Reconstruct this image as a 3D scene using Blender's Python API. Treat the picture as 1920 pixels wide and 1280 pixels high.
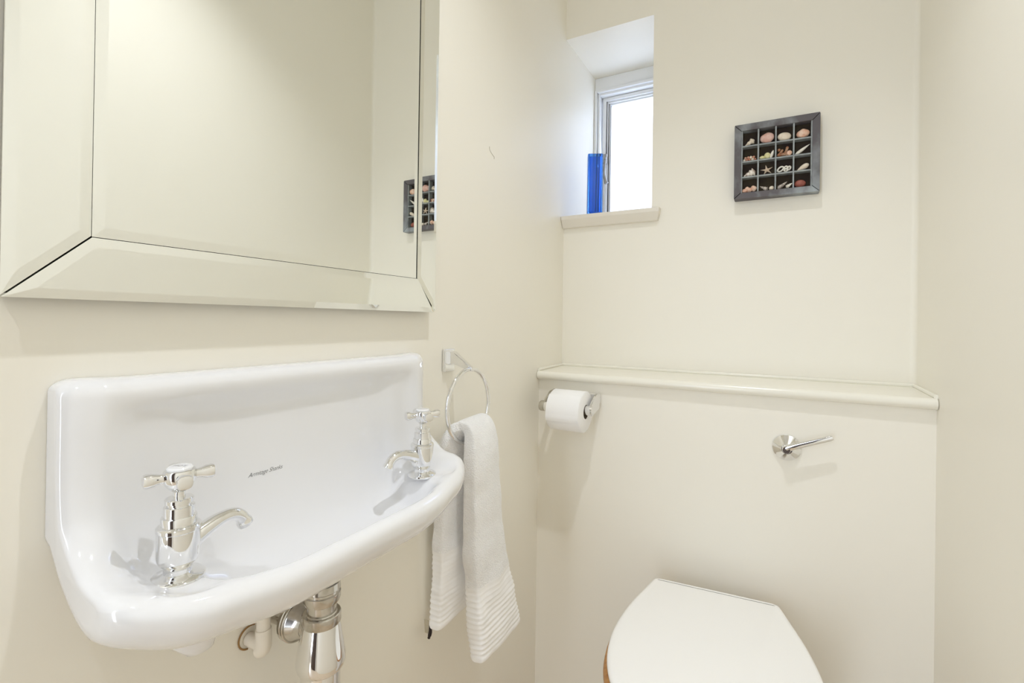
import bpy, bmesh, math, random
from mathutils import Vector, Matrix, noise
from mathutils.bvhtree import BVHTree
PI = math.pi
sc = bpy.context.scene
COL = sc.collection
for o in list(bpy.data.objects): bpy.data.objects.remove(o)

# ---------------------------------------------------------------- camera
YAW, PITCH, ROLL, FPX, PPY = 28.7995, 0.2273, 0.8345, 900.17, 597.4
cam_data = bpy.data.cameras.new('camera')
cam = bpy.data.objects.new('camera', cam_data); COL.objects.link(cam)
_y, _p, _r = map(math.radians, (YAW, PITCH, ROLL))
F = Vector((-math.sin(_y)*math.cos(_p), math.cos(_y)*math.cos(_p), math.sin(_p)))
R = Vector((math.cos(_y), math.sin(_y), 0)); U = R.cross(F)
R2 = R*math.cos(_r) + U*math.sin(_r); U2 = U*math.cos(_r) - R*math.sin(_r)
M = Matrix.Identity(4)
for i in range(3):
    M[i][0], M[i][1], M[i][2] = R2[i], U2[i], -F[i]
M[0][3], M[1][3], M[2][3] = 0.60, 0.0, 1.10
cam.matrix_world = M
cam_data.sensor_width = 36.0
cam_data.lens = FPX/1920*36.0
cam_data.shift_y = (PPY-640)/1920
cam_data.clip_start = 0.02
sc.camera = cam

# ---------------------------------------------------------------- world, lights, exposure
sc.view_settings.view_transform = 'Standard'
sc.view_settings.look = 'None'
sc.view_settings.gamma = 1
sc.view_settings.use_curve_mapping = False
sc.view_settings.exposure = -0.2
sc.cycles.max_bounces = 16; sc.cycles.diffuse_bounces = 12; sc.cycles.glossy_bounces = 8; sc.cycles.transmission_bounces = 12
w = bpy.data.worlds.new('daylight'); sc.world = w; w.use_nodes = True
bg = w.node_tree.nodes['Background']
bg.inputs[0].default_value = (0.90, 0.95, 1.0, 1); bg.inputs[1].default_value = 1.1

def light(name, kind, loc, energy, color, rot=(0, 0, 0), **kw):
    d = bpy.data.lights.new(name, kind); d.energy = energy; d.color = color
    for k, v in kw.items(): setattr(d, k, v)
    o = bpy.data.objects.new(name, d); o.location = loc; o.rotation_euler = rot
    COL.objects.link(o); return o
LAMPS = [(0.49, 0.55), (0.50, -0.40)]
light('downlight_beam', 'SPOT', (0.49, 0.55, 2.41), 36, (.91, .945, 1), shadow_soft_size=.016, spot_size=math.radians(112), spot_blend=1.0)
light('downlight_beam', 'SPOT', (0.50, -0.40, 2.41), 24, (.91, .945, 1), shadow_soft_size=.016, spot_size=math.radians(102), spot_blend=1.0)
light('window_daylight', 'AREA', (0.14, 1.90, 1.75), 6.0, (.68, .78, 1.0), rot=(-PI/2, 0, 0), shape='RECTANGLE', size=.5, size_y=.8)
light('hall_fill', 'AREA', (0.15, -1.80, 1.20), 46, (.78, .87, 1), rot=(PI/2, 0, 0), shape='RECTANGLE', size=.9, size_y=2.2)  # fill light added behind the camera, beyond the unseen doorway

# ---------------------------------------------------------------- materials
def mat(name, col, rough=.5, metal=0, bump=None, spec=None, coat=0, var=None, trans=0, ior=None, sheen=0):
    m = bpy.data.materials.new(name); m.use_nodes = True
    nt = m.node_tree; b = nt.nodes['Principled BSDF']
    b.inputs['Base Color'].default_value = (*col, 1)
    b.inputs['Roughness'].default_value = rough
    b.inputs['Metallic'].default_value = metal
    if spec is not None: b.inputs['Specular IOR Level'].default_value = spec
    if coat: b.inputs['Coat Weight'].default_value = coat; b.inputs['Coat Roughness'].default_value = .03
    if trans: b.inputs['Transmission Weight'].default_value = trans
    if ior: b.inputs['IOR'].default_value = ior
    if sheen: b.inputs['Sheen Weight'].default_value = sheen
    tc = nt.nodes.new('ShaderNodeTexCoord')
    if var:   # (scale, colour2, low, high, stretch)
        n = nt.nodes.new('ShaderNodeTexNoise'); n.inputs['Scale'].default_value = var[0]; n.inputs['Detail'].default_value = 6
        mp = nt.nodes.new('ShaderNodeMapping'); mp.inputs['Scale'].default_value = var[4] if len(var) > 4 else (1, 1, 1)
        nt.links.new(tc.outputs['Object'], mp.inputs[0]); nt.links.new(mp.outputs[0], n.inputs['Vector'])
        r = nt.nodes.new('ShaderNodeValToRGB')
        r.color_ramp.elements[0].position = var[2]; r.color_ramp.elements[1].position = var[3]
        r.color_ramp.elements[0].color = (*col, 1); r.color_ramp.elements[1].color = (*var[1], 1)
        nt.links.new(n.outputs['Fac'], r.inputs[0]); nt.links.new(r.outputs[0], b.inputs['Base Color'])
    if bump:  # (scale, strength, distance)
        n = nt.nodes.new('ShaderNodeTexNoise'); n.inputs['Scale'].default_value = bump[0]; n.inputs['Detail'].default_value = 4
        nt.links.new(tc.outputs['Object'], n.inputs['Vector'])
        bp = nt.nodes.new('ShaderNodeBump'); bp.inputs['Strength'].default_value = bump[1]; bp.inputs['Distance'].default_value = bump[2]
        nt.links.new(n.outputs['Fac'], bp.inputs['Height']); nt.links.new(bp.outputs[0], b.inputs['Normal'])
    return m
PAINT = mat('cream_wall_paint', (.885, .858, .782), .42, bump=(9, .25, .004), spec=.35)
WHITEPAINT = mat('white_ceiling_paint', (.88, .87, .84), .6, bump=(30, .1, .001))
REVEAL = mat('white_reveal_paint', (.86, .85, .83), .55, bump=(20, .1, .002))
GLOSSCREAM = mat('cream_gloss_paint', (.87, .85, .77), .22, bump=(25, .08, .002))
SILLPAINT = mat('cream_sill_paint', (.80, .76, .69), .35, bump=(30, .08, .001))
CERAMIC = mat('white_glazed_ceramic', (.83, .835, .86), .08, spec=.55, coat=.4)
CHROME = mat('polished_chrome', (.86, .86, .86), .05, 1)
DARKCHROME = mat('tarnished_chrome', (.62, .60, .56), .14, 1, var=(60, (.40, .37, .31), .45, .75))
MIRROR = mat('silvered_glass', (.93, .945, .92), .0, 1)
BACKING = mat('dark_mirror_backing', (.05, .045, .035), .6)
TOWEL = mat('white_terry_cloth', (.97, .97, .98), .95, bump=(420, 1.0, .003), sheen=.4, spec=.1)
TOWELBAND = mat('white_ribbed_terry', (.97, .97, .98), .9, bump=(500, .3, .0005), sheen=.3, spec=.1)
TAGM = mat('beige_care_label', (.55, .50, .38), .8)
DARKBROWN = mat('dark_brown_thread', (.02, .01, .008), .7)
PAPER = mat('white_toilet_paper', (.93, .93, .94), .9, bump=(300, .3, .0008), spec=.1)
CARD = mat('grey_cardboard_core', (.20, .16, .12), .9)
PLASTIC = mat('white_thermoset_plastic', (.95, .95, .95), .2, spec=.4)
OAK = mat('honey_oak_veneer', (.50, .25, .08), .35, var=(14, (.36, .16, .05), .35, .7, (1, 9, 9)))
FLOORWOOD = mat('warm_wood_floor', (.72, .60, .46), .4, var=(6, (.62, .50, .37), .35, .7, (8, 1, 1)))
WINWHITE = mat('white_window_gloss', (.84, .85, .86), .25)
HANDLEM = mat('satin_grey_metal', (.34, .34, .34), .35, .8)
INK = mat('dark_printed_ink', (.03, .03, .03), .5)
GREYINK = mat('grey_printed_ink', (.35, .35, .37), .5)
WEATHERED = mat('weathered_grey_blue_wood', (.12, .11, .12), .75, bump=(120, .4, .001), var=(16, (.42, .47, .50), .42, .72, (1, 1, .6)))
SLAT = mat('grey_blue_slat', (.36, .39, .40), .7, var=(40, (.22, .24, .25), .4, .7))
DARKBACK = mat('dark_brown_backing', (.035, .022, .016), .9, var=(30, (.06, .045, .022), .4, .7))
CRACKM = mat('dark_paint_crack', (.35, .30, .22), .8)
RUST = mat('rusty_brown_metal', (.30, .17, .06), .8)
CREAMPIPE = mat('cream_painted_pipe', (.83, .77, .67), .35)
BLUEGLASS = mat('cobalt_blue_glass', (.10, .36, .98), .03, trans=.85, ior=1.45)
m = bpy.data.materials.new('frosted_window_glass'); m.use_nodes = True
nt = m.node_tree; nt.nodes.clear()
out = nt.nodes.new('ShaderNodeOutputMaterial'); mx = nt.nodes.new('ShaderNodeMixShader'); tr = nt.nodes.new('ShaderNodeBsdfTranslucent')
gl = nt.nodes.new('ShaderNodeBsdfGlossy'); gl.inputs['Roughness'].default_value = .15; tr.inputs[0].default_value = (.95, .97, 1, 1)
vo = nt.nodes.new('ShaderNodeTexVoronoi'); vo.inputs['Scale'].default_value = 130; vo.feature = 'SMOOTH_F1'
tcn = nt.nodes.new('ShaderNodeTexCoord'); bpn = nt.nodes.new('ShaderNodeBump'); bpn.inputs['Distance'].default_value = .002; bpn.inputs['Strength'].default_value = .6
nt.links.new(tcn.outputs['Object'], vo.inputs['Vector']); nt.links.new(vo.outputs['Distance'], bpn.inputs['Height'])
nt.links.new(bpn.outputs[0], tr.inputs['Normal']); nt.links.new(bpn.outputs[0], gl.inputs['Normal'])
mx.inputs[0].default_value = .06; nt.links.new(tr.outputs[0], mx.inputs[1]); nt.links.new(gl.outputs[0], mx.inputs[2]); nt.links.new(mx.outputs[0], out.inputs[0])
FROST = m

# ---------------------------------------------------------------- mesh helpers
def obj(name, bm, material, parent=None, smooth=False, bevel=0, seg=3, loc=None):
    bmesh.ops.remove_doubles(bm, verts=bm.verts, dist=1e-6)
    bmesh.ops.recalc_face_normals(bm, faces=bm.faces)
    me = bpy.data.meshes.new(name); bm.to_mesh(me); bm.free()
    if isinstance(material, (list, tuple)):
        for mm in material: me.materials.append(mm)
    else: me.materials.append(material)
    if smooth:
        me.polygons.foreach_set('use_smooth', [True]*len(me.polygons))
        if smooth != 'all':
            me.set_sharp_from_angle(angle=math.radians(smooth if smooth is not True else 40))
    o = bpy.data.objects.new(name, me); COL.objects.link(o)
    if parent: o.parent = parent; o.matrix_parent_inverse = Matrix.Translation(-Vector(parent.location)) if parent.type == 'EMPTY' and parent.parent is None and tuple(parent.rotation_euler) == (0, 0, 0) else Matrix.Identity(4)
    if loc: o.location = loc
    if bevel:
        b = o.modifiers.new('bevel', 'BEVEL'); b.width = bevel; b.segments = seg; b.limit_method = 'ANGLE'; b.angle_limit = math.radians(30)
        me.polygons.foreach_set('use_smooth', [True]*len(me.polygons)); b.harden_normals = True
    return o
def tag(o, label, cat=None, group=None):
    o['label'] = label
    if cat: o['category'] = cat
    if group: o['group'] = group
    return o
def thing(name, label, cat, loc, group=None):
    o = bpy.data.objects.new(name, None); o.empty_display_size = .03; COL.objects.link(o); o.location = loc
    return tag(o, label, cat, group)
def struct(o): o['kind'] = 'structure'; return o
def box(bm, x0, x1, y0, y1, z0, z1):
    v = [bm.verts.new((x, y, z)) for x in (x0, x1) for y in (y0, y1) for z in (z0, z1)]
    for f in ((0, 1, 3, 2), (4, 6, 7, 5), (0, 4, 5, 1), (2, 3, 7, 6), (0, 2, 6, 4), (1, 5, 7, 3)): bm.faces.new([v[i] for i in f])
    return v
def B(*a):
    bm = bmesh.new(); box(bm, *a); return bm
def prism(pts, axis, a0, a1, bm=None):
    """extrude closed 2D outline along axis (0,1,2)"""
    bm = bm or bmesh.new()
    def P(p, a):
        l = [p[0], p[1]]; l.insert(axis, a); return l
    A = [bm.verts.new(P(p, a0)) for p in pts]; Bv = [bm.verts.new(P(p, a1)) for p in pts]
    n = len(pts)
    bm.faces.new(A); bm.faces.new(Bv[::-1])
    for i in range(n): bm.faces.new((A[i], A[(i+1) % n], Bv[(i+1) % n], Bv[i]))
    return bm
def frame_of(d):
    d = Vector(d).normalized(); u = d.orthogonal().normalized()
    return u, d.cross(u), d
def lathe(profile, origin, axis=(0, 0, 1), n=48, bm=None, caps=True):
    """profile: list of (radius, height)"""
    bm = bm or bmesh.new(); u, v, d = frame_of(axis); o = Vector(origin)
    rings = []
    for r, h in profile:
        if r < 1e-6: rings.append([bm.verts.new(o + d*h)])
        else: rings.append([bm.verts.new(o + d*h + (u*math.cos(2*PI*i/n) + v*math.sin(2*PI*i/n))*r) for i in range(n)])
    for a, b in zip(rings, rings[1:]):
        for i in range(n):
            j = (i+1) % n
            if len(a) == 1 and len(b) == 1: continue
            if len(a) == 1: bm.faces.new((a[0], b[j], b[i]))
            elif len(b) == 1: bm.faces.new((a[i], a[j], b[0]))
            else: bm.faces.new((a[i], a[j], b[j], b[i]))
    if caps:
        for rg in (rings[0], rings[-1]):
            if len(rg) > 2: bm.faces.new(rg)
    return bm
def catmull(P, k):
    P = [Vector(p) for p in P]; out = []
    for i in range(len(P)-1):
        p0 = P[max(i-1, 0)]; p1 = P[i]; p2 = P[i+1]; p3 = P[min(i+2, len(P)-1)]
        for j in range(k):
            t = j/k
            out.append(.5*((2*p1) + (p2-p0)*t + (2*p0-5*p1+4*p2-p3)*t*t + (3*p1-p0-3*p2+p3)*t**3))
    out.append(P[-1]); return out
def tube(path, rad, n=20, bm=None, closed=False, flat=None):
    """path of points; rad number or list; flat=(a,b) elliptical multipliers"""
    bm = bm or bmesh.new(); P = [Vector(p) for p in path]; N = len(P)
    rad = [rad]*N if not hasattr(rad, '__len__') else rad
    T = []
    for i in range(N):
        if closed: t = P[(i+1) % N]-P[i-1]
        else: t = P[min(i+1, N-1)]-P[max(i-1, 0)]
        T.append(t.normalized())
    u = T[0].orthogonal().normalized(); rings = []
    for i in range(N):
        u = (u - T[i]*u.dot(T[i])).normalized(); v = T[i].cross(u)
        rings.append([bm.verts.new(P[i] + (u*math.cos(2*PI*k/n) + v*math.sin(2*PI*k/n))*rad[i]) for k in range(n)])
    m_ = N if closed else N-1
    for i in range(m_):
        a, b = rings[i], rings[(i+1) % N]
        for k in range(n): bm.faces.new((a[k], a[(k+1) % n], b[(k+1) % n], b[k]))
    if not closed: bm.faces.new(rings[0]); bm.faces.new(rings[-1])
    return bm
def rings_loft(rings, cap=True, closed=True):
    bm = bmesh.new(); V = [[bm.verts.new(p) for p in r] for r in rings]
    for a, b in zip(V, V[1:]):
        n = len(a)
        for k in range(n if closed else n-1): bm.faces.new((a[k], a[(k+1) % n], b[(k+1) % n], b[k]))
    if cap: bm.faces.new(V[0]); bm.faces.new(V[-1])
    return bm

# ---------------------------------------------------------------- room shell
RX, BY, YB, CZ = 0.8855, 1.427, -0.95, 2.45      # right wall, back wall, rear end of the room, ceiling
WX, WZ0, WZ1, WY = 0.277, 1.432, 2.004, 1.70     # window opening
struct(obj('floor', B(-.1, 1.0, YB-1.6, 1.5, -.05, 0), FLOORWOOD))
ceil = struct(obj('ceiling', B(-.1, 1.0, YB-.1, 1.9, CZ, CZ+.1), WHITEPAINT))
struct(obj('wall_left', B(-.12, 0, YB-.1, 1.78, 0, CZ), PAINT))
struct(obj('wall_right', B(RX, RX+.12, YB-.1, 1.6, 0, CZ), PAINT))
bm = bmesh.new()   # back wall with the deep window recess
box(bm, -.0, RX+.05, BY, WY+.08, 0, WZ0-.03); box(bm, 0, RX+.05, BY, WY+.08, WZ1, CZ); box(bm, WX, RX+.05, BY, WY+.08, WZ0-.03, WZ1)
struct(obj('wall_back', bm, PAINT))
bm = bmesh.new()   # wall behind the camera, with its doorway
box(bm, 0, .06, YB-.1, YB, 0, CZ); box(bm, .82, RX, YB-.1, YB, 0, CZ); box(bm, .06, .82, YB-.1, YB, 2.05, CZ)
struct(obj('wall_rear', bm, PAINT))
# soft plaster fillets in the vertical corners
for nm, cx, sx in (('trim_1', RX, -1),):
    r = .012; pts = [(cx+.002, BY+.002)] + [(cx+sx*r*(1-math.sin(a)), BY-r*(1-math.cos(a))) for a in [i*PI/2/10 for i in range(11)]]
    struct(obj(nm, prism(pts, 2, .96, CZ), PAINT, smooth=60))
# boxed-in cistern wall
BXY = 1.26
struct(obj('wall_boxing', B(0.0, RX, BXY, BY, 0, .934), PAINT))
# ledge on top of the boxing with rounded nose
pts = [(BY, .934), (1.252, .934)] + [(1.252-.011*math.sin(a)*1.0, .9455-.0115*math.cos(a)) for a in [i*PI/10 for i in range(1, 10)]] + [(1.254, .957), (BY, .960)]
led = obj('ledge_board', prism(pts, 0, 0.0015, RX-.0015), GLOSSCREAM, smooth=35)
struct(led); led.name = 'trim_2'
tag(led, 'cream gloss painted ledge board capping the boxed in cistern')
bm = tube([(0.004, BY-.003, .963), (RX-.004, BY-.003, .963)], .0055, 10)
struct(obj('trim_3', bm, GLOSSCREAM, smooth=True))
bm = tube([(.003, 1.25, .961), (.003, BY-.004, .963)], .0045, 10)
tube([(RX-.003, 1.25, .960), (RX-.003, BY-.004, .963)], .0045, 10, bm)
struct(obj('trim_4', bm, GLOSSCREAM, smooth=True))
# door frame at the rear doorway
bm = bmesh.new()
box(bm, .02, .07, YB, YB+.02, 0, 2.1); box(bm, .81, .865, YB, YB+.02, 0, 2.1); box(bm, .02, .865, YB, YB+.02, 2.05, 2.11)
struct(obj('trim_5', bm, WINWHITE, bevel=.003))

# unseen dark door leaf, added so the chrome reflects dark streaks
HX, HY, HA = .812, YB-.11, math.radians(180+50)
def leafp(u, v, z): return Vector((HX+u*math.cos(HA)-v*math.sin(HA), HY+u*math.sin(HA)+v*math.cos(HA), z))
bm = B(0, .76, -.018, .018, .005, 2.04)
for v in bm.verts: v.co = leafp(v.co.x, v.co.y, v.co.z)
d1 = struct(obj('added_dark_door', bm, mat('dark_stained_wood', (.07, .04, .025), .35, var=(5, (.04, .022, .014), .35, .7, (6, 6, .6))), bevel=.003))
obj('added_door_handle', tube(catmull([leafp(.70, -.018, 1), leafp(.70, -.06, 1), leafp(.69, -.066, 1), leafp(.59, -.066, 1)], 6), .009, 14), CHROME, d1, smooth=50)
# ---------------------------------------------------------------- window
win = bpy.data.objects.new('window_1', None); COL.objects.link(win); win.location = (.14, WY, WZ0); struct(win)
def ringframe(x0, x1, z0, z1, t, y0, y1, bm):
    box(bm, x0, x0+t, y0, y1, z0, z1); box(bm, x1-t, x1, y0, y1, z0, z1)
    box(bm, x0+t, x1-t, y0, y1, z1-t, z1); box(bm, x0+t, x1-t, y0, y1, z0, z0+t)
bm = bmesh.new()
box(bm, 0, WX, 1.708, 1.78, 1.956, WZ1)
ringframe(.0005, WX-.0005, WZ0, 1.957, .010, 1.700, 1.78, bm)
ringframe(.0105, WX-.0105, WZ0+.01, 1.947, .008, 1.712, 1.78, bm)
obj('window_frame', bm, WINWHITE, win, bevel=.0025)
bm = bmesh.new()
ringframe(.022, WX-.022, WZ0+.02, 1.938, .013, 1.735, 1.78, bm)
ringframe(.035, WX-.035, WZ0+.033, 1.925, .006, 1.744, 1.78, bm)
ringframe(.041, WX-.041, WZ0+.039, 1.919, .005, 1.752, 1.78, bm)
sash = obj('sash', bm, WINWHITE, win, bevel=.0018)
bm = B(.044, WX-.044, 1.762, 1.766, WZ0+.04, 1.916)
obj('pane', bm, FROST, win)
# sill board with tapered nosing
pts = [(1.401, WZ0), (WY+.01, WZ0), (WY+.01, WZ0-.029), (1.428, WZ0-.036), (1.414, WZ0-.036), (1.400, WZ0-.012)]
def sill_bm():
    bm = prism([(p[0], p[1]) for p in pts if p[0] >= 1.426 or True], 0, 0.0, WX)
    return bm
bm = prism([(1.4, WZ0-.001), (1.403, WZ0), (1.4275, WZ0), (1.4275, WZ0-.036), (1.414, WZ0-.036), (1.4, WZ0-.012)], 0, 0.001, .304)
for v in bm.verts:
    if v.co.x > .2 and v.co.z < WZ0-.03: v.co.x = .297
box(bm, 0, WX, 1.4275, WY+.06, WZ0-.0295, WZ0)
obj('window_sill', bm, SILLPAINT, win, bevel=.002)
hp = catmull([(.0385, 1.726, 1.722), (.0385, 1.722, 1.700), (.0375, 1.716, 1.675), (.0385, 1.712, 1.645), (.0445, 1.712, 1.618), (.048, 1.713, 1.610)], 8)
rr = [.0042 + .0035*max(0, (i/len(hp)-.55))/.45 + (.0015 if i < 5 else 0) for i in range(len(hp))]
bm = tube(hp, rr, 14); box(bm, .027, .040, 1.7285, 1.736, 1.690, 1.726)
tube([(.036, 1.737, 1.708), (.037, 1.716, 1.708)], .005, 14, bm)
obj('window_handle', bm, HANDLEM, win, smooth=50)

# ---------------------------------------------------------------- bevelled mirror
MY0, MY1, MZ0, MZ1 = .148, .742, 1.114, 1.96
IY0, IY1, IZ0, IZ1 = .208, .687, 1.174, 1.90
mir = thing('mirror', 'rectangular mirror with wide slanted glass border hanging above the wash basin', 'mirror', (0, (MY0+MY1)/2, MZ0))
obj('backing_board', B(.001, .0155, MY0+.004, MY1-.004, MZ0+.004, MZ1-.004), BACKING, mir)
def bevel_plate(quad, thick, bev, rise):
    """quad: four (y,z,x) back corners ccw; a plate with bevelled polished edge"""
    bm = bmesh.new()
    P = [Vector((q[2], q[0], q[1])) for q in quad]; c = sum(P, Vector())/4
    n = (P[1]-P[0]).cross(P[2]-P[0]).normalized()
    if n.x < 0: n = -n
    def inset(d):
        res = []
        for i in range(4):
            a, b, e = P[i-1], P[i], P[(i+1) % 4]
            d1 = (b-a).normalized(); d2 = (e-b).normalized()
            n1 = n.cross(d1); n2 = n.cross(d2)
            if n1.dot(c-b) < 0: n1 = -n1
            if n2.dot(c-b) < 0: n2 = -n2
            k = (n1+n2); k = k/(k.dot(n1))
            res.append(b+k*d)
        return res
    r0 = [bm.verts.new(p-n*thick) for p in P]; r1 = [bm.verts.new(p) for p in P]; r2 = [bm.verts.new(p+n*rise) for p in inset(bev)]
    bm.faces.new(r0[::-1]); bm.faces.new(r2)
    for a, b in ((r0, r1), (r1, r2)):
        for i in range(4): bm.faces.new((a[i], a[(i+1) % 4], b[(i+1) % 4], b[i]))
    return bm
XO, XI = .0218, .0238
g = .0006
obj('mirror_panel', bevel_plate([(IY0+.0015, IZ0+.001, .0215), (IY1-.0015, IZ0+.001, .0215), (IY1-.0015, IZ1, .0215), (IY0+.0015, IZ1, .0215)], .005, .010, .0013), MIRROR, mir)
o_, i_ = [(MY0, MZ0), (MY1, MZ0), (MY1, MZ1), (MY0, MZ1)], [(IY0, IZ0), (IY1, IZ0), (IY1, IZ1), (IY0, IZ1)]
for k in range(4):
    a, b = k, (k+1) % 4; XO, XI = ((.0195, .0248), (.0219, .0224), (.0195, .0248), (.0200, .0245))[k]
    q = [(*o_[a], XO), (*o_[b], XO), (*i_[b], XI), (*i_[a], XI)]
    cy = sum(t[0] for t in q)/4; cz = sum(t[1] for t in q)/4
    q = [(cy+(t[0]-cy)*.9975, cz+(t[1]-cz)*.9965, t[2]) for t in q]
    obj('mirror_border', bevel_plate(q, .004, .009, .0016), MIRROR, mir)

# ---------------------------------------------------------------- wash basin
YC, HW = .4465, .2605
# control profiles (x, z): wall top -> flange -> recess -> bowl -> front lip -> underside -> wall
PC = [(0, 1.036), (.014, 1.037), (.028, 1.035), (.0365, 1.026), (.036, 1.014), (.029, .999), (.0235, .98), (.023, .94), (.025, .89), (.031, .85), (.043, .818), (.065, .797), (.092, .790), (.118, .795), (.138, .812), (.150, .832), (.158, .842), (.168, .8465), (.178, .843), (.1825, .836), (.182, .826), (.177, .814), (.164, .799), (.138, .783), (.105, .768), (.066, .763), (.028, .785), (0, .82)]
PM = [(0, 1.036), (.014, 1.037), (.028, 1.035), (.0365, 1.026), (.036, 1.014), (.029, .999), (.0245, .98), (.0245, .94), (.0265, .892), (.033, .855), (.045, .826), (.066, .808), (.090, .802), (.112, .807), (.131, .822), (.144, .838), (.152, .8455), (.1625, .8485), (.173, .8455), (.1785, .8375), (.178, .828), (.173, .816), (.160, .802), (.135, .787), (.103, .774), (.065, .770), (.028, .79), (0, .825)]
PD = [(0, 1.036), (.014, 1.037), (.028, 1.035), (.0365, 1.026), (.0365, 1.014), (.031, .999), (.028, .98), (.028, .94), (.031, .905), (.037, .880), (.046, .860), (.060, .849), (.080, .845), (.100, .8445), (.118, .845), (.134, .847), (.146, .850), (.155, .852), (.163, .849), (.1695, .841), (.1695, .831), (.165, .820), (.153, .807), (.130, .793), (.098, .782), (.061, .781), (.027, .80), (0, .84)]
PE = [(0, 1.038), (.015, 1.0385), (.028, 1.036), (.037, 1.027), (.039, 1.014), (.0395, .992), (.0395, .967), (.0405, .940), (.044, .914), (.052, .893), (.063, .877), (.075, .867), (.087, .862), (.099, .860), (.110, .8595), (.119, .8595), (.128, .859), (.137, .8565), (.144, .852), (.149, .845), (.1485, .836), (.143, .826), (.130, .815), (.109, .806), (.082, .803), (.052, .812), (.024, .840), (0, .870)]
PF = [(0, 1.038), (.015, 1.0385), (.028, 1.036), (.037, 1.027), (.039, 1.014), (.0400, .992), (.0400, .967), (.0415, .940), (.046, .916), (.053, .898), (.062, .884), (.072, .875), (.081, .871), (.089, .869), (.097, .868), (.104, .867), (.110, .865), (.115, .862), (.118, .858), (.120, .852), (.119, .844), (.115, .837), (.107, .830), (.092, .824), (.073, .825), (.048, .838), (.022, .858), (0, .885)]
ctrl = [(0, PC), (.42, PC), (.57, PM), (.665, PD), (.78, PD), (.91, PE), (1, PF)]
def prof(s):
    s = abs(s)
    for (a, A), (b, Bp) in zip(ctrl, ctrl[1:]):
        if s <= b:
            t = (s-a)/(b-a); t = t*t*(3-2*t)
            return [Vector((p[0]*(1-t)+q[0]*t, 0, p[1]*(1-t)+q[1]*t)) for p, q in zip(A, Bp)]
S = sorted(set([-1+2*i/160 for i in range(161)] + [sg*(1-v) for sg in (1, -1) for v in (.0006, .002, .0045, .008)]))
rows = [prof(s) for s in S]
# smooth along the width
for it in range(70):      # the front lip and underside flow in long curves, the bowl ends stay crisp
    nr = [rows[0]]
    for i in range(1, len(rows)-1):
        nr.append([q if (it > 9 and k < 17) else (p+q*2+r_)/4 for k, (p, q, r_) in enumerate(zip(rows[i-1], rows[i], rows[i+1]))])
    nr.append(rows[-1]); rows = nr
rows = [catmull(r, 4) for r in rows]
BR, KM = .019, .0115
rings = []
for s, r in zip(S, rows):
    y = YC + HW*s; e = HW-abs(y-YC)           # distance to the end face
    if e < BR: k = KM*(1-math.sqrt(max(0, 1-((BR-e)/BR)**2)))
    else: k = 0
    ring = []
    c = Vector((.05, 0, .90))
    for i, p in enumerate(r):
        q = p.copy()
        # shrink the outline towards its inside by k (approximate normal offset)
        a = r[max(i-1, 0)]; b = r[min(i+1, len(r)-1)]; t = (b-a)
        if t.length > 1e-7:
            nrm = Vector((t.z, 0, -t.x)).normalized()
            q += nrm*k if False else -nrm*(-k)
        if abs(s) > .88: q.x *= 1-.28*min(1, (abs(s)-.88)/.12)*min(1, max(0, (q.z-.875)/.03))
        if s > .3: q.x *= 1-.07*min(1, (s-.3)/.5)*min(1, max(0, (q.x-.06)/.05))
        q.x = max(q.x, 0.0) if 0 < i < len(r)-1 else 0.0
        ring.append((q.x+.0005, y, q.z))
    rings.append(ring)
# orientation test: profile runs wall-top -> out -> down -> back, inside is to its right
bas = thing('wash_basin', 'white ceramic wall hung basin with tall splashback below the mirror', 'wash basin', (0, YC, .76))
basin_bm = rings_loft(rings)
basin_bvh = BVHTree.FromBMesh(basin_bm)
def surf_x(y, z):
    h = basin_bvh.ray_cast(Vector((.08, y, z)), Vector((-1, 0, 0)))
    return h[0].x if h[0] else .03
def surf_z(x, y):
    h = basin_bvh.ray_cast(Vector((x, y, 1.2)), Vector((0, 0, -1)))
    return h[0].z if h[0] else .845
DRAINZ = surf_z(.085, .435)
tapz = [surf_z(.09, .257), surf_z(.09, .626)]
print('BASIN', DRAINZ, tapz)
bo = obj('bowl', basin_bm, CERAMIC, bas, smooth=50)
# moulded boss under the left end and drain ring, chain hole
bm = rings_loft([[(.098+r*math.cos(a)*.8, .268+dy+r*1.1*math.sin(a), z) for a in [2*PI*i/28 for i in range(28)]] for z, r, dy in ((.795, .026, 0), (.782, .020, .002), (.774, .015, .004), (.768, .012, .006), (.766, .008, .007))])
obj('tap_boss', bm, CERAMIC, bas, smooth=50)
bm = lathe([(.0, -.002), (.012, -.002), (.014, .0005), (.019, .0022), (.022, .0012), (.0225, -.002)], (.085, .435, DRAINZ+.0005), n=40, caps=False)
obj('drain_ring', bm, CHROME, bas, smooth=True)
# printed lettering on the splashback
def text_mesh(s, size, place, shear=0, extrude=0.0, offset=0.0, spacing=1.0):
    cu = bpy.data.curves.new('t', 'FONT'); cu.body = s; cu.size = size; cu.shear = shear; cu.extrude = extrude; cu.offset = offset
    cu.space_character = spacing; cu.align_x = 'CENTER'; cu.resolution_u = 4
    o = bpy.data.objects.new('t', cu); COL.objects.link(o)
    dg = bpy.context.evaluated_depsgraph_get(); me = bpy.data.meshes.new_from_object(o.evaluated_get(dg))
    bm = bmesh.new(); bm.from_mesh(me); bpy.data.objects.remove(o); bpy.data.meshes.remove(me)
    bmesh.ops.triangulate(bm, faces=bm.faces)
    for v in bm.verts: v.co = place(v.co.x, v.co.y, v.co.z)
    return bm
ty, tz = .392, .899
obj('maker_lettering', text_mesh('Armitage Shanks', .0078, lambda a, b, c: Vector((surf_x(ty+a*.95, tz+b)+.0003, ty+a*.95, tz+b)), shear=.45, spacing=.95, offset=-.00012), INK, bas)

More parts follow.
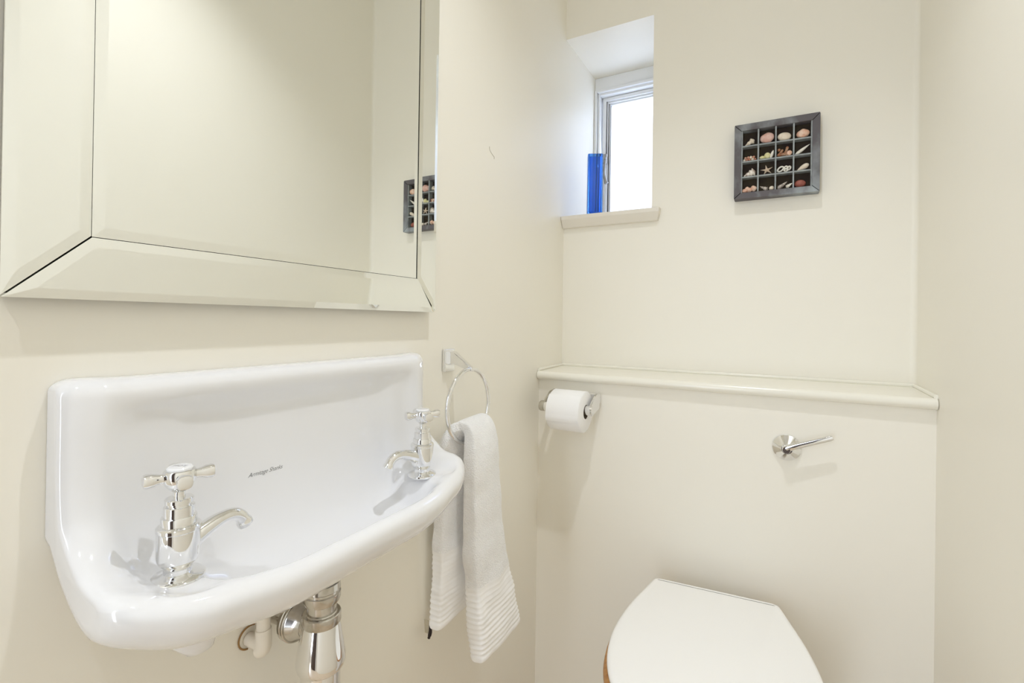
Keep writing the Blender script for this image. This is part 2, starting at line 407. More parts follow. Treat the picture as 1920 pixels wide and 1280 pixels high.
# ---------------------------------------------------------------- pillar taps
def make_tap(x, y, z, spout_dir, arm_dir, word, label):
    t = thing('pillar_tap', label, 'tap', (x, y, z), 'chrome basin taps')
    L = lambda prof, nm='body', mt=CHROME, par=None, n=48: obj(nm, lathe(prof, (x, y, z), n=n, caps=True), mt, par or t, smooth=35)
    L([(.0, -.001), (.0225, -.001), (.0235, .0008), (.0232, .0024), (.0215, .0038), (.016, .0052), (.0125, .0070), (.0120, .011), (.0130, .0135), (.0162, .0165), (.0178, .020), (.0182, .024), (.0182, .047), (.0190, .048), (.0190, .051), (.0178, .0525), (.0165, .0532), (0, .0532)])
    L([(.0, .052), (.0150, .052), (.0152, .060), (.0146, .061), (.0132, .0612), (.0132, .0705), (.0125, .0712), (.0105, .0715), (.0105, .0735), (.0122, .0742), (.0122, .0775), (.0112, .0785), (.0065, .079), (0, .079)], 'bonnet')
    L([(.0, .078), (.0052, .078), (.0052, .0845), (.0072, .0858), (.0095, .088), (.0118, .0912), (.0126, .0945), (0, .0945)], 'spindle')
    sd = Vector(spout_dir).normalized(); o0 = Vector((x, y, z))
    pth = catmull([o0+sd*.012+Vector((0, 0, .032)), o0+sd*.024+Vector((0, 0, .037)), o0+sd*.040+Vector((0, 0, .042)), o0+sd*.054+Vector((0, 0, .0425)), o0+sd*.064+Vector((0, 0, .037)), o0+sd*.070+Vector((0, 0, .027))], 7)
    n = len(pth); rad = [.0105-.0035*min(1, i/(n*.45)) + (.0012 if i > n-5 else 0) for i in range(n)]
    sp = obj('spout', tube(pth, rad, 24), CHROME, t, smooth=50)
    # four armed cross head
    head = obj('cross_handle', lathe([(0, .0925), (.0125, .0925), (.0140, .095), (.0142, .1035), (.0132, .1055), (.0118, .1062), (0, .1062)], (x, y, z), n=40), CHROME, t, smooth=35)
    a0 = Vector((arm_dir[0], arm_dir[1], 0)).normalized(); a1 = Vector((-a0.y, a0.x, 0))
    for d in (a0, -a0, a1, -a1):
        side = Vector((-d.y, d.x, 0)); rr_ = []
        for s_, wd, ht in ((.009, .0052, .0048), (.0145, .0047, .0044), (.018, .0052, .0050), (.0215, .0064, .0062), (.0265, .0069, .0067), (.0288, .0063, .0060), (.0296, .0040, .0038)):
            c0 = o0 + d*s_ + Vector((0, 0, .0992))
            rr_.append([c0 + side*wd*math.copysign(abs(math.cos(a))**.75, math.cos(a)) + Vector((0, 0, ht*math.copysign(abs(math.sin(a))**.75, math.sin(a)))) for a in [2*PI*i/20 for i in range(20)]])
        obj('arm', rings_loft(rr_), CHROME, head, smooth=50)
    cap = obj('index_disc', lathe([(0, .1055), (.0112, .1055), (.0112, .1075), (.0098, .1088), (.0, .1092)], (x, y, z), n=36), CERAMIC, t, smooth=35)
    cap['label'] = 'white ceramic disc'
    ca, sa = math.cos(.5), math.sin(.5)
    bmx = text_mesh(word, .0062, lambda a, b, c: Vector((x+(a*ca-(b-.002)*sa), y+(a*sa+(b-.002)*ca), z+.1093)))
    obj('disc_lettering', bmx, GREYINK, cap)
    return t
make_tap(.090, .257, tapz[0]-.0003, (-.05, 1, 0), (.017, .053), 'HOT', 'chrome cross head tap on the nearer left end of the basin')
make_tap(.090, .626, tapz[1]-.0003, (-.15, -1, 0), (.0295, .054), 'COLD', 'chrome cross head tap on the far right end of the basin beside the towel')

# ---------------------------------------------------------------- bottle trap under the basin
tx, ty_ = .090, .429
trap = thing('bottle_trap', 'chrome bottle trap and waste under the white basin', 'waste trap', (tx, ty_, .45))
def LT(nm, prof, mt=DARKCHROME, ax=(0, 0, 1), o=None): return obj(nm, lathe(prof, o or (tx, ty_, 0), ax, n=56), mt, trap, smooth=35)
LT('waste_tail', [(0, .7605), (.0225, .7605), (.0230, .752), (.0215, .7505), (.0215, .748), (.0232, .7468), (.0232, .740), (.0215, .7355), (.0185, .7335), (.0178, .716), (0, .716)])
LT('collar_nut', [(0, .7225), (.0182, .7225), (.0192, .7212), (.0228, .7212), (.0238, .720), (.0240, .7095), (.0232, .7080), (0, .7080)])
LT('bell', [(0, .7090), (.0225, .7090), (.0238, .703), (.0256, .693), (.0280, .679), (.0298, .668), (.0305, .662), (.0303, .657), (.0290, .653), (.0265, .6505), (0, .6505)], CHROME)
LT('bottle', [(0, .652), (.0245, .652), (.0245, .47), (.0245, .462), (.019, .455), (0, .455)], CHROME)
LT('outlet_nut', [(0, -.004), (.0165, -.004), (.0195, .006), (.0245, .012), (.0250, .0135), (.0265, .0135), (.0275, .0145), (.0275, .0175), (.0265, .0185), (.0275, .0195), (.0275, .0235), (.026, .0255), (.018, .0265), (0, .0265)], DARKCHROME, (-1, 0, 0), (tx-.028, ty_, .697))
LT('outlet_pipe', [(0, 0), (.0160, 0), (.0160, .088), (0, .088)], DARKCHROME, (-1, 0, 0), (tx-.001, ty_, .697))
# cream painted supply pipe
sup = thing('supply_pipe', 'cream painted supply pipe elbow leaving the wall under the basin', 'pipe', (0, .389, .69))
pp = catmull([(.030, .389, .775), (.030, .389, .72), (.030, .389, .700), (.0285, .389, .688), (.022, .389, .681), (.012, .389, .680), (.001, .389, .680)], 6)
obj('pipe', tube(pp, .0082, 20), CREAMPIPE, sup, smooth=60)
obj('pipe', tube(catmull([(.030, .389, .702), (.031, .389, .684), (.0285, .389, .676), (.024, .389, .6735)], 5), [.0096]*15+[.006], 20), CREAMPIPE, sup, smooth=60)
ring_pts = [(.0015, .389+.0145*math.cos(a), .682+.0145*math.sin(a)) for a in [PI*(.35+1.1*i/16) for i in range(17)]]
rs = obj('wall_hole_edge', tube(ring_pts, .0011, 8), RUST, sup, smooth=True); rs['label'] = 'rusty brown ring'

# ---------------------------------------------------------------- towel ring and towel
tr = thing('towel_ring', 'chrome towel ring holder on the left wall right of the basin', 'towel ring', (0, .812, .99))
obj('wall_plate', prism([(.7945, .9925), (.8300, .9925), (.8300, 1.0395), (.7945, 1.0395)], 0, .0005, .0085), CHROME, tr, bevel=.0025)
bm = rings_loft([[(.006, .805, 1.036), (.006, .8215, 1.036), (.006, .8215, 1.006), (.006, .805, 1.006)], [(.020, .805, 1.0345), (.020, .8205, 1.0345), (.020, .8205, 1.010), (.020, .805, 1.010)], [(.060, .8045, 1.0085), (.060, .8145, 1.0085), (.060, .8145, .9975), (.060, .8045, .9975)], [(.067, .805, 1.004), (.067, .814, 1.004), (.067, .814, .996), (.067, .805, .996)]])
obj('arm', bm, CHROME, tr, bevel=.002)
RC = Vector((.060, .8075, .9275)); RRD = .0735
obj('ring', tube([(RC.x, RC.y+RRD*math.cos(a), RC.z+RRD*math.sin(a)) for a in [2*PI*i/96 for i in range(96)]], .0043, 16, closed=True), CHROME, tr, smooth='all')

random.seed(4)
# towel: closed cross-sections (y, normal) carried along a path up the back, over the ring and down the front
path = [  # x, z, y0, y1, thickness
    (.033, .508, .742, .842, .014), (.033, .512, .740, .846, .030), (.033, .56, .740, .850, .037), (.034, .64, .742, .850, .036), (.034, .72, .746, .852, .033), (.0345, .80, .745, .852, .030),
    (.037, .845, .748, .850, .026), (.045, .873, .761, .850, .0245), (.060, .886, .774, .852, .027), (.075, .882, .775, .856, .030), (.084, .862, .772, .860, .034),
    (.087, .83, .769, .864, .038), (.088, .76, .768, .869, .041), (.089, .68, .770, .877, .043), (.092, .60, .772, .895, .044), (.097, .53, .774, .915, .045), (.101, .48, .778, .930, .044), (.103, .446, .782, .940, .038), (.1035, .440, .786, .937, .018)]
SUB = 20
ext = [Vector((p[0], p[2], p[1])) for p in path]
cp = catmull(ext, SUB)
def lerp(i, k):
    a, b = divmod(i, SUB); t = b/SUB
    return path[a][k] if a >= len(path)-1 else path[a][k]*(1-t)+path[a+1][k]*t
arc = [0]
for i in range(1, len(cp)): arc.append(arc[-1]+(Vector((cp[i].x, 0, cp[i].z))-Vector((cp[i-1].x, 0, cp[i-1].z))).length)
NS = 112; rings = []
TOT = arc[-1]
for i in range(len(cp)):
    a = cp[max(i-1, 0)]; b = cp[min(i+1, len(cp)-1)]
    tan = Vector((b.x-a.x, 0, b.z-a.z)).normalized(); nor = Vector((-tan.z, 0, tan.x))   # outward (away from the ring centre)
    if i < len(cp)*.5 and False: nor = -nor
    y0, y1, th = lerp(i, 2), lerp(i, 3), lerp(i, 4)
    yc, hw = (y0+y1)/2, (y1-y0)/2
    # over the ring the cloth follows the wire's curve
    over = math.exp(-((lerp(i, 1)-.90)/.06)**2) if 5*SUB < i < 12*SUB else 0
    ds, de = arc[i], TOT-arc[i]
    ring = []
    for k in range(NS):
        an = 2*PI*k/NS; c, s = math.cos(an), math.sin(an); ex = .42
        yy = hw*math.copysign(abs(c)**ex, c); nn = th/2*math.copysign(abs(s)**ex, s)
        edge = abs(yy)/hw
        # soft bulges and a longitudinal fold
        nn += .0028*math.sin((yy+.02)*70)*(1-edge**4)*(1 if nn > 0 else -1)*min(1, de/.1)*min(1, ds/.1)
        p = Vector((cp[i].x, yc+yy, cp[i].z)) + nor*nn
        w_ = noise.noise(p*18)*.004 + noise.noise(p*45)*.0014
        band = 0
        for d in (de if i > len(cp)/2 else ds,):
            if .010 < d < .142:
                ph = (d-.010)/.0102*2*PI + noise.noise(p*25)*1.0
                band = (.0019*(1-math.cos(ph))*.5)*min(1, (d-.010)/.006, (.142-d)/.006)*1.15
        rad = Vector((0, c*.7, 0)) + nor*s
        if rad.length > 1e-6: rad.normalize()
        p += rad*(w_-band)
        if over: p.z += over*((yc+yy-.807)**2*5.5) 
        p.x = max(p.x, .006)
        ring.append(p)
    rings.append(ring)
bm = rings_loft(rings)
tw = obj('towel', bm, [TOWEL, TOWELBAND], smooth='all')
for p in tw.data.polygons:
    z = p.center.z; fr = p.center.x > .062
    if (fr and z < .585) or (not fr and z < .652): p.material_index = 1
tag(tw, 'white terry hand towel with ribbed ends draped through the chrome ring', 'towel')
bm = B(.005, .016, .7445, .7455, .487, .5155)
for v in bm.verts:
    if v.co.z < .49: v.co.y += .004; v.co.x -= .001
lb = obj('care_label', bm, TAGM, tw); lb['label'] = 'beige folded care label'
bm = tube(catmull([(.0235, .742, .516), (.023, .741, .498), (.0210, .741, .490), (.0195, .741, .485)], 5), [.0032]*5+[.0036]*5+[.0028]*5+[.001], 10)
lb = obj('hanging_loop', bm, DARKBROWN, tw, smooth=True); lb['label'] = 'dark brown hanging loop'

# ---------------------------------------------------------------- toilet roll and holder
ry, rz = 1.186, .866
RX0, RX1 = .080, .171
hold = thing('toilet_roll_holder', 'chrome toilet roll holder on the boxed wall below the ledge', 'toilet roll holder', (.12, BXY, rz))
obj('wall_plate', B(.045, .187, 1.250, BXY-.0005, rz+.014, rz+.040), CHROME, hold, bevel=.003)
def arm_bm(x0, x1, mt=None):
    pts = [(1.252, rz+.044), (1.252, rz+.000), (1.215, rz-.006), (1.190, rz-.010), (1.180, rz-.008), (1.176, rz+.002), (1.179, rz+.013), (1.195, rz+.026), (1.222, rz+.041)]
    return prism(pts, 0, x0, x1)
obj('side_arm', arm_bm(.180, .1865), CHROME, hold, bevel=.002)
obj('side_arm', arm_bm(.050, .056), DARKCHROME, hold, bevel=.002)
obj('side_arm_cap', lathe([(0, -.012), (.012, -.012), (.014, -.009), (.014, .002), (0, .002)], (.050, 1.190, rz+.004), (1, 0, 0), n=30), DARKCHROME, hold, smooth=35)
obj('spindle', lathe([(0, 0), (.0125, 0), (.0125, .134), (0, .134)], (.055, ry, rz+.004), (1, 0, 0), n=30), CHROME, hold, smooth=35)
roll = thing('toilet_roll', 'white toilet paper roll on the chrome holder under the ledge', 'toilet roll', ((RX0+RX1)/2, ry, rz-.05))
RO, RI = .0535, .0185
bm = bmesh.new(); n = 72; u_ = []
def rad_at(a): return RO + .0012*math.sin(2*a+.6)
for x_, r_ in ((RX0, 'i'), (RX0, 'o-'), (RX0+.0025, 'o'), (RX1-.0025, 'o'), (RX1, 'o-'), (RX1, 'i')):
    rg = []
    for i in range(n):
        a = 2*PI*i/n; rr = RI if r_ == 'i' else rad_at(a)-(.0025 if r_ == 'o-' else 0)
        rg.append(bm.verts.new((x_, ry+rr*math.cos(a), rz-.012+.012+rr*math.sin(a))))
    u_.append(rg)
for a, b in zip(u_, u_[1:]+u_[:1]):
    for i in range(n): bm.faces.new((a[i], a[(i+1) % n], b[(i+1) % n], b[i]))
obj('paper', bm, PAPER, roll, smooth=50)
# loose outer sheet end
pts = []
for i in range(15):
    a = PI*(.70+.42*i/14); pts.append((rad_at(a)+.0006+(.0016 if i > 11 else 0), a))
outer = [(ry+(r+.0009)*math.cos(a), rz+(r+.0009)*math.sin(a)) for r, a in pts]; inner = [(ry+(r-.0004)*math.cos(a), rz+(r-.0004)*math.sin(a)) for r, a in pts]
obj('loose_sheet', prism(outer+inner[::-1], 0, RX0+.001, RX1-.001), PAPER, roll, smooth=50)
obj('cardboard_core', lathe([(RI-.0008, RX0+.001), (RI, RX0+.001), (RI, RX1-.001), (RI-.0012, RX1-.001), (RI-.0012, RX0+.001)], (0, ry, rz), (1, 0, 0), n=40, caps=False), CARD, roll, smooth=40)

# ---------------------------------------------------------------- flush lever
fl = thing('flush_lever', 'chrome flush lever with faceted round rose on the boxed wall', 'flush lever', (.6245, BXY, .8218))
bm = bmesh.new()
u_ = []
for r_, h_ in ((.0295, 0), (.0295, .003), (.0285, .005), (.0125, .019), (.011, .021)):
    u_.append([bm.verts.new((.6245+r_*math.cos(2*PI*(i+.4)/8 if h_ > .004 and False else 2*PI*i/48), BXY-.0005-h_, .8218+r_*math.sin(2*PI*i/48))) for i in range(48)])
for a, b in zip(u_, u_[1:]):
    for i in range(48): bm.faces.new((a[i], a[(i+1) % 48], b[(i+1) % 48], b[i]))
bm.faces.new(u_[0]); bm.faces.new(u_[-1])
# flatten the cone into six facets
for v in bm.verts:
    h_ = BXY-.0005-v.co.y
    if .004 < h_ < .0205:
        dx, dz = v.co.x-.6245, v.co.z-.8218; a = math.atan2(dz, dx); m_ = (a+.2) % (PI/3)-PI/6
        k = math.cos(PI/6)/math.cos(m_)
        if h_ > .01: v.co.x = .6245+dx*k*1.06; v.co.z = .8218+dz*k*1.06
obj('rose', bm, CHROME, fl, smooth=22)
obj('hub', lathe([(0, 0), (.0085, 0), (.0085, .020), (.0075, .023), (0, .023)], (.6235, BXY-.012, .8225), (0, -1, 0), n=30), CHROME, fl, smooth=35)
d = Vector((.7095-.6197, 0, .8600-.8238)).normalized(); q = Vector((-d.z, 0, d.x)); rr_ = []
for s_, wd, th in ((-.002, .006, .0045), (.004, .0072, .0052), (.03, .0064, .0048), (.06, .0060, .0042), (.092, .0058, .0036), (.097, .0045, .0028)):
    c0 = Vector((.6195, 1.2300, .8238)) + d*s_
    rr_.append([c0+q*wd*math.copysign(abs(math.cos(a))**.7, math.cos(a))+Vector((0, th*math.copysign(abs(math.sin(a))**.7, math.sin(a)), 0)) for a in [2*PI*i/20 for i in range(20)]])
obj('lever', rings_loft(rr_), CHROME, fl, smooth=50)

# ---------------------------------------------------------------- toilet
TC = Vector((.4815, 1.199, 0)); ta = math.radians(4.7)
tl = Vector((math.cos(ta), math.sin(ta), 0)); tf = Vector((math.sin(ta), -math.cos(ta), 0))
wc = thing('toilet', 'white toilet with closed lid against the boxed wall under the flush lever', 'toilet', (TC.x+tf.x*.2, TC.y+tf.y*.2, 0))
half = [(0, 0.0), (.118, 0.0), (.128, .004), (.1345, .014), (.147, .06), (.163, .12), (.1745, .18), (.1805, .235), (.1795, .285), (.171, .335), (.152, .383), (.121, .419), (.080, .441), (.038, .450), (0, .4525)]
hs = catmull([(a, b, 0) for a, b in half[2:]], 5); hs = [Vector((0, 0, 0)), Vector((.112, .0, 0)), Vector((.120, .0012, 0))] + hs
outl = [(p.x, p.y) for p in hs] + [(-p.x, p.y) for p in hs[::-1][1:-1]]
def trg(scale_in, z, pts=outl, dz=0, sc_=1.0, off=0):
    res = []; n = len(pts)
    for i, (a, b) in enumerate(pts):
        a0, b0 = pts[i-1]; a1, b1 = pts[(i+1) % n]
        t = Vector((a1-a0, b1-b0)).normalized(); nn = Vector((-t.y, t.x))
        if nn.dot(Vector((0, .22))-Vector((a, b))) < 0: nn = -nn
        a_, b_ = a+nn.x*scale_in, b+nn.y*scale_in
        w_ = TC + tl*a_*sc_ + tf*(b_*sc_+off); res.append((w_.x, w_.y, z))
    return res
LZ = .490
lid = obj('lid', rings_loft([trg(.004, LZ-.016), trg(.0008, LZ-.014), trg(0, LZ-.010), trg(.0004, LZ-.006), trg(.003, LZ-.0022), trg(.007, LZ-.0006), trg(.013, LZ)]), PLASTIC, wc, smooth=50)
st = obj('seat', rings_loft([trg(.001, LZ-.041), trg(-.005, LZ-.037), trg(-.0065, LZ-.030), trg(-.005, LZ-.023), trg(.0005, LZ-.0185), trg(.03, LZ-.017)]), OAK, wc, smooth=50); st['label'] = 'honey brown wooden seat'
# rubber buffers between seat and lid are hidden; hinge bar at the back
bm = tube([TC+tl*-.08+tf*.012+Vector((0, 0, LZ-.026)), TC+tl*.08+tf*.012+Vector((0, 0, LZ-.026))], .008, 16)
for v in bm.verts: v.co += -tf*.024
obj('hinge', bm, CHROME, wc, smooth=50)
rg = [trg(.012, LZ-.042), trg(.008, LZ-.050), trg(.010, LZ-.070), trg(.022, LZ-.10), trg(.045, .30), trg(.070, .20), trg(.080, .10), trg(.075, .03), trg(.070, .0)]
obj('pan', rings_loft(rg), CERAMIC, wc, smooth=50)

# ---------------------------------------------------------------- blue vase
vs = rings_loft([])if False else None
VC = Vector((.0895, 1.462)); vw = .0235; vr = math.radians(24)
def vring(h, z, r=.003):
    res = []
    for cx_, cy_, a0 in ((h-r, h-r, 0), (-(h-r), h-r, PI/2), (-(h-r), -(h-r), PI), (h-r, -(h-r), 1.5*PI)):
        for k in range(5):
            a = a0+PI/2*k/4; x_, y_ = cx_+r*math.cos(a), cy_+r*math.sin(a)
            res.append((VC.x+x_*math.cos(vr)-y_*math.sin(vr), VC.y+x_*math.sin(vr)+y_*math.cos(vr), z))
    return res
V0, V1 = WZ0+.0003, 1.628
bm = rings_loft([vring(vw-.0012, V0), vring(vw, V0+.0015), vring(vw, V1-.001), vring(vw-.001, V1), vring(vw-.0032, V1), vring(vw-.004, V1-.0015), vring(vw-.0045, V0+.014), vring(vw-.008, V0+.010)])
tag(obj('vase', bm, BLUEGLASS, smooth=40), 'tall square cobalt blue glass vase on the window sill', 'vase')

# ---------------------------------------------------------------- shell display box
FX0, FX1, FZ0, FZ1, FY = .4985, .6910, 1.4295, 1.6255, 1.395
sb = thing('display_box', 'weathered grey wooden shadow box with sixteen shell compartments on the back wall', 'display box', ((FX0+FX1)/2, BY, FZ0))
RW = .0165
o4 = [(FX0, FZ0), (FX1, FZ0), (FX1, FZ1), (FX0, FZ1)]; i4 = [(FX0+RW, FZ0+RW), (FX1-RW, FZ0+RW), (FX1-RW, FZ1-RW), (FX0+RW, FZ1-RW)]
for k in range(4):
    a, b = k, (k+1) % 4; e = .0003
    q = [o4[a], o4[b], i4[b], i4[a]]; cx_ = sum(t[0] for t in q)/4; cz_ = sum(t[1] for t in q)/4
    q = [(cx_+(p[0]-cx_)*.997, cz_+(p[1]-cz_)*.985) for p in q]
    bm = bmesh.new()
    fr_ = [bm.verts.new((p[0], FY+(.0 if j < 2 else .003), p[1])) for j, p in enumerate(q)]; bk = [bm.verts.new((p[0], BY-.001, p[1])) for p in q]
    bm.faces.new(fr_); bm.faces.new(bk[::-1])
    for i in range(4): bm.faces.new((fr_[i], fr_[(i+1) % 4], bk[(i+1) % 4], bk[i]))
    obj('frame_rail', bm, WEATHERED, sb, bevel=.0012)
obj('back_panel', B(i4[0][0]-.003, i4[1][0]+.003, 1.4215, BY-.0015, i4[0][1]-.003, i4[2][1]+.003), DARKBACK, sb)
GX0, GX1, GZ0, GZ1 = i4[0][0], i4[1][0], i4[0][1], i4[2][1]
cw, ch, sw = (GX1-GX0)/4, (GZ1-GZ0)/4, .0034
for k in (1, 2, 3):
    x_ = GX0+cw*k; obj('divider', B(x_-sw/2, x_+sw/2, 1.4005, 1.4215, GZ0, GZ1), SLAT, sb)
for k in (1, 2, 3):
    z_ = GZ0+ch*k; obj('divider', B(GX0, GX1, 1.4015, 1.4215, z_-sw/2, z_+sw/2), SLAT, sb)
obj('divider', B(GX0-.0005, GX0+.0028, 1.4005, 1.4215, GZ0, GZ1), SLAT, sb); obj('divider', B(GX1-.0028, GX1+.0005, 1.4005, 1.4215, GZ0, GZ1), SLAT, sb)
def cell(c, r):   # column 0..3 from left, row 0..3 from top -> centre x, floor z
    return GX0+cw*(c+.5), GZ1-ch*(r+1)+(sw/2 if r < 3 else 0)+.0002
MT = {}
def sm(name, c1, c2=None, rough=.45):
    if name not in MT: MT[name] = mat(name, c1, rough, var=(90, c2, .4, .65) if c2 else None)
    return MT[name]
CREAMSH = sm('cream_shell', (.80, .72, .60), (.68, .58, .46)); PINKSH = sm('pink_stone', (.62, .36, .30), (.74, .52, .46)); ORSH = sm('orange_pink_shell', (.72, .42, .30), (.82, .62, .50))
WHSH = sm('white_shell', (.84, .81, .74), (.74, .70, .62)); YELSH = sm('pale_yellow_shell', (.78, .74, .45), (.66, .62, .32)); RUSTSH = sm('rust_brown_coral', (.30, .12, .05), (.45, .30, .20))
REDST = sm('dark_red_pebble', (.26, .07, .05), (.33, .11, .08)); STRIPE = sm('brown_banded_shell', (.85, .80, .74), (.35, .22, .16)); GREYSH = sm('grey_speckled_shell', (.62, .56, .50), (.30, .25, .22)); REDCL = sm('red_brown_cluster', (.52, .22, .14), (.72, .52, .42))
SY = 1.4075
def sub_ico(sub=3):
    bm = bmesh.new(); bmesh.ops.create_icosphere(bm, subdivisions=sub, radius=1); return bm
def blob(name, x, z, rx, ry_, rz_, material, label, cat='shell', rot=0, pinch=0, bumpy=.06, seed=1, ribs=0, group=None, y=SY):
    bm = sub_ico(4 if ribs else 3)
    for v in bm.verts:
        p = v.co.copy(); k = 1+bumpy*noise.noise(p*1.3+Vector((seed*3.1, seed, 0)))*2
        if pinch: k2 = 1-pinch*(p.x*.5+.5)**1.5
        else: k2 = 1
        if ribs: k *= 1+.05*math.cos(math.atan2(p.z, p.y)*ribs)
        v.co = Vector((p.x*rx*(1+.0), p.y*ry_*k*k2, p.z*rz_*k*k2))
    c, s = math.cos(rot), math.sin(rot)
    for v in bm.verts: v.co = Vector((v.co.x*c-v.co.z*s, v.co.y, v.co.x*s+v.co.z*c))
    lo = min(v.co.z for v in bm.verts)
    for v in bm.verts: v.co += Vector((x, y, z-lo))
    return tag(obj(name, bm, material, smooth='all'), label, cat, group)
def spiral_shell(name, x, z, length, rad, rot, material, label, turns=5, group=None, y=SY):
    bm = bmesh.new(); n = 24; N_ = 60; rings_ = []
    c, s = math.cos(rot), math.sin(rot)
    for i in range(N_+1):
        t = i/N_; r = rad*(math.sin(min(1, t*5)*PI/2))*(1-t)**.8*(1+.16*math.cos(2*PI*turns*t**.8)) + .0002
        rings_.append([Vector((t*length-length/2, r*math.cos(a), r*math.sin(a))) for a in [2*PI*k/n for k in range(n)]])
    rings_ = [[Vector((p.x*c-p.z*s, p.y, p.x*s+p.z*c)) for p in rg_] for rg_ in rings_]
    lo = min(p.z for rg_ in rings_ for p in rg_)
    rings_ = [[p+Vector((x, y, z-lo)) for p in rg_] for rg_ in rings_]
    return tag(obj(name, rings_loft(rings_), material, smooth='all'), label, 'shell', group)
# row 1
x, z = cell(0, 0); spiral_shell('sea_shell', x-.001, z, .027, .0085, math.radians(212), CREAMSH, 'small cream shell in the top left compartment of the shell box', 3)
x, z = cell(1, 0); blob('pink_stone', x, z, .0165, .009, .0135, PINKSH, 'large rounded pink stone in the top row, second compartment', 'stone', rot=.1, seed=2, bumpy=.12)
x, z = cell(2, 0); blob('cream_stone', x-.001, z, .0155, .009, .0105, CREAMSH, 'smooth cream oval stone in the top row, third compartment', 'stone', rot=-.12, seed=3, bumpy=.07)
x, z = cell(3, 0); blob('sea_shell', x, z, .0145, .009, .0105, ORSH, 'orange pink cockle shell in the top right compartment', rot=.1, seed=5, ribs=16, bumpy=.1)
# row 2
x, z = cell(0, 1); random.seed(11); k = 0
for lay, cnt in ((0, 5), (1, 4)):
    for i in range(cnt):
        blob('tiny_shell', x+(i-(cnt-1)/2)*.0064+random.uniform(-.0005, .0005), z+lay*.0055, .0036, .0036, .0031, REDCL if (i+lay) % 3 else CREAMSH, 'tiny %s shell, %s from left, %s layer of the tiny heap' % ('red brown' if (i+lay) % 3 else 'cream', ['first', 'second', 'third', 'fourth', 'fifth'][i], ['lower', 'upper'][lay]), rot=random.uniform(0, 3), seed=k, bumpy=.15, group='tiny red brown shells in the second row', y=SY+random.uniform(-.003, .001)); k += 1
x, z = cell(1, 1)
blob('sea_shell', x-.0105, z, .0072, .006, .0045, YELSH, 'flat pale yellow shell at the left of the yellow trio', seed=21)
blob('sea_shell', x+.001, z, .0074, .006, .0082, YELSH, 'round pale yellow shell in the middle of the yellow trio', seed=22)
blob('sea_shell', x+.0115, z, .0110, .005, .0042, WHSH, 'upright slim white yellow shell at the right of the yellow trio', rot=1.25, seed=23, pinch=.3)
x, z = cell(2, 1)   # knobbly driftwood coral
bm = bmesh.new(); random.seed(5)
def put(c_, r_, sx=1, sz=1):
    b2 = sub_ico(2)
    for v in b2.verts:
        kk = 1+.35*noise.noise(v.co*2.3+Vector(c_)*300); v.co = Vector((v.co.x*r_*kk*sx, v.co.y*r_*kk, v.co.z*r_*kk*sz))+Vector(c_)
    me_ = bpy.data.meshes.new('x'); b2.to_mesh(me_); b2.free(); bm.from_mesh(me_); bpy.data.meshes.remove(me_)
for i in range(9): put((x-.013+.0032*i, SY, z+.0035+random.uniform(0, .003)), .0042)
for i in range(5): put((x-.012+i*.0017, SY, z+.007+i*.0024), .0030)
for i in range(5): put((x+.001+i*.0012, SY, z+.008+i*.0028), .0031)
put((x-.0125, SY, z+.0185), .0038); put((x+.006, SY, z+.0215), .0038)
cor = tag(obj('coral_piece', bm, RUSTSH, smooth='all'), 'knobbly rust brown coral piece in the second row, third compartment', 'coral')
blob('sea_shell', x+.0105, z+.0002, .006, .004, .0062, ORSH, 'orange shell beside the rust brown coral piece', seed=31, y=SY-.006)
x, z = cell(3, 1)   # slim white leaf
blob('cuttlebone', x-.0005, z, .0200, .004, .0050, WHSH, 'long pointed white cuttlebone leaning in the second row, last compartment', 'cuttlebone', rot=.62, pinch=.75, seed=9, bumpy=.02)
# row 3
x, z = cell(0, 2); sp = spiral_shell('sea_shell', x, z, .030, .0115, math.radians(200), STRIPE, 'brown banded white whelk in the third row, first compartment', 4)
x, z = cell(1, 2)
bm = bmesh.new(); topv, N5 = [], 5; c0 = Vector((x, SY, z+.0120))
front = bm.verts.new(c0+Vector((0, -.0045, 0))); back = bm.verts.new(c0+Vector((0, .002, 0))); rim = []; ridge = []
for i in range(10):
    a = PI/2+i*PI/5+.16; r_ = .0172 if i % 2 == 0 else .0050; rim.append(bm.verts.new(c0+Vector((r_*math.cos(a), .001, r_*math.sin(a)*.86))))
    ridge.append(bm.verts.new(c0+Vector((r_*.62*math.cos(a), -.0030 if i % 2 == 0 else -.0016, r_*.62*math.sin(a)*.86))))
for i in range(10):
    j = (i+1) % 10; bm.faces.new((front, ridge[i], ridge[j])); bm.faces.new((ridge[i], rim[i], rim[j], ridge[j])); bm.faces.new((back, rim[j], rim[i]))
sf = obj('starfish', bm, sm('sandy_starfish', (.80, .68, .55), (.70, .56, .44), .8), bevel=.0006); tag(sf, 'small sandy starfish in the third row, second compartment', 'starfish')
x, z = cell(2, 2)   # bone white fragment with holes: loops of thick tube
bm = bmesh.new()
for (cx_, cz_, r_, sx, ro) in ((-.0085, .0082, .0060, 1.15, .5), (.0035, .0105, .0032, 1.2, .2), (.0035, .0045, .0030, 1.3, .1), (.0105, .0085, .0042, .8, .3)):
    tube([(x+cx_+r_*sx*math.cos(a), SY+.001*math.sin(3*a), z+.0015+cz_+r_*math.sin(a+ro)) for a in [2*PI*i/28 for i in range(28)]], .0020, 10, bm, closed=True)
tag(obj('worn_shell_fragment', bm, WHSH, smooth='all'), 'white worn shell fragment with holes in the third row, third compartment', 'shell')
x, z = cell(3, 2); blob('sea_shell', x+.0005, z, .0150, .007, .0078, CREAMSH, 'pear shaped cream shell in the third row, last compartment', rot=PI+.5, pinch=.7, seed=41, bumpy=.03)
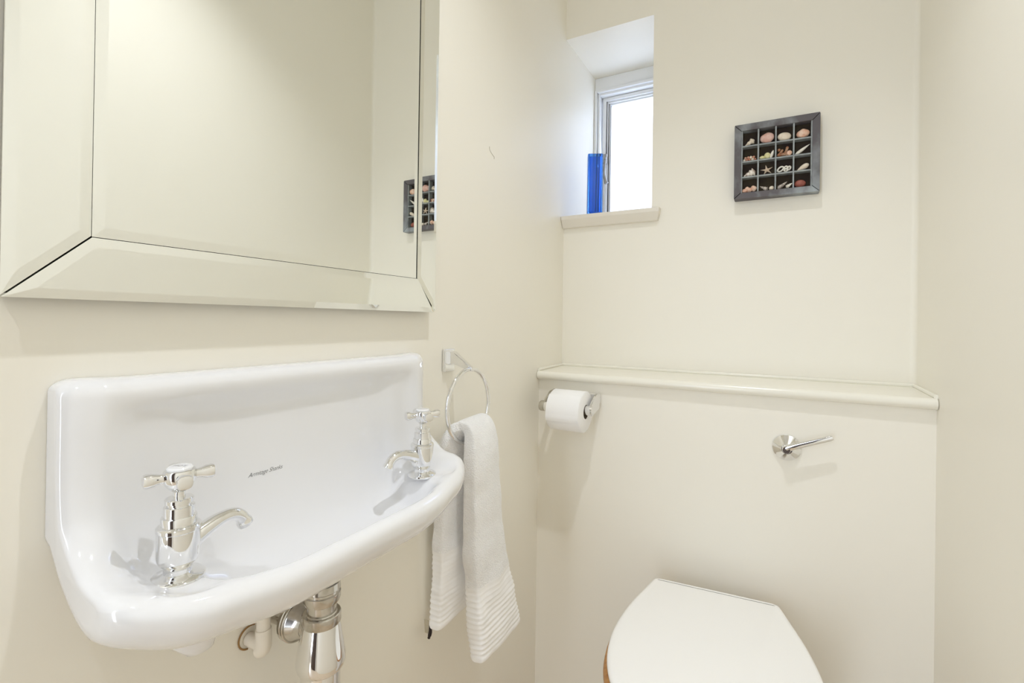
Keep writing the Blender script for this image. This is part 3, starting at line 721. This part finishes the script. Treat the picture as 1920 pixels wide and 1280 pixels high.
# row 4
x, z = cell(0, 3)
for i, (dx, dz, r_) in enumerate(((-.0115, 0, .0058), (-.0060, .0062, .0050), (.0000, 0, .0058), (.0095, .0015, .0072))):
    blob('sea_shell', x+dx, z+dz, r_*1.15, r_, r_*.92, ORSH, ['orange pink shell lying at the left of the bottom left compartment', 'pale pink shell resting on top of the bottom left heap', 'orange pink shell in the middle of the bottom left compartment', 'largest orange pink shell at the right of the bottom left compartment'][i], seed=50+i, ribs=10, rot=.6*i, bumpy=.12)
x, z = cell(1, 3)
spiral_shell('sea_shell', x-.0065, z, .021, .0058, math.radians(150), GREYSH, 'small speckled spindle shell in the bottom row, second compartment', 4)
blob('sea_shell', x+.0115, z, .0062, .006, .0058, CREAMSH, 'round cream shell beside the speckled spindle shell', seed=61)
x, z = cell(2, 3)
spiral_shell('sea_shell', x-.0040, z, .027, .0062, math.radians(38), GREYSH, 'long grey banded auger shell in the bottom row, third compartment', 7)
spiral_shell('sea_shell', x+.0110, z, .017, .0052, math.radians(35), WHSH, 'small white pointed shell right of the grey auger shell', 4, y=SY-.005)
x, z = cell(3, 3); blob('red_pebble', x-.005, z, .0125, .008, .0095, REDST, 'smooth dark red pebble in the bottom right compartment', 'stone', seed=71, bumpy=.03)

# ---------------------------------------------------------------- ceiling downlights (fixtures)
em = bpy.data.materials.new('lamp_face'); em.use_nodes = True
b = em.node_tree.nodes['Principled BSDF']; b.inputs['Emission Color'].default_value = (1, .95, .86, 1); b.inputs['Emission Strength'].default_value = 25
for (lx, ly), lab in zip(LAMPS, ('round recessed chrome downlight in the ceiling over the basin', 'round recessed chrome downlight in the ceiling by the doorway')):
    dl = thing('ceiling_downlight', lab, 'ceiling light', (lx, ly, CZ), 'recessed ceiling downlights')
    obj('bezel', lathe([(.028, .0), (.042, .0), (.041, -.004), (.031, -.005), (.028, 0)], (lx, ly, CZ), n=40, caps=False), CHROME, dl, smooth=40)
    obj('lamp', lathe([(0, -.0015), (.024, -.0015), (.024, .0), (0, .0)], (lx, ly, CZ), n=32), em, dl)

# ---------------------------------------------------------------- small marks in the paint (they belong to the walls)
for wall, ptsl, r_ in (('wall_left', [(.0, .968, 1.512), (.0, .970, 1.504), (.0, .982, 1.497), (.0, .990, 1.494), (.0, .990, 1.489)], .0006),
                       ('wall_right', None, 0)):
    if ptsl: obj('paint_crack', tube(catmull(ptsl, 4), r_, 6), CRACKM, bpy.data.objects[wall], smooth=True)
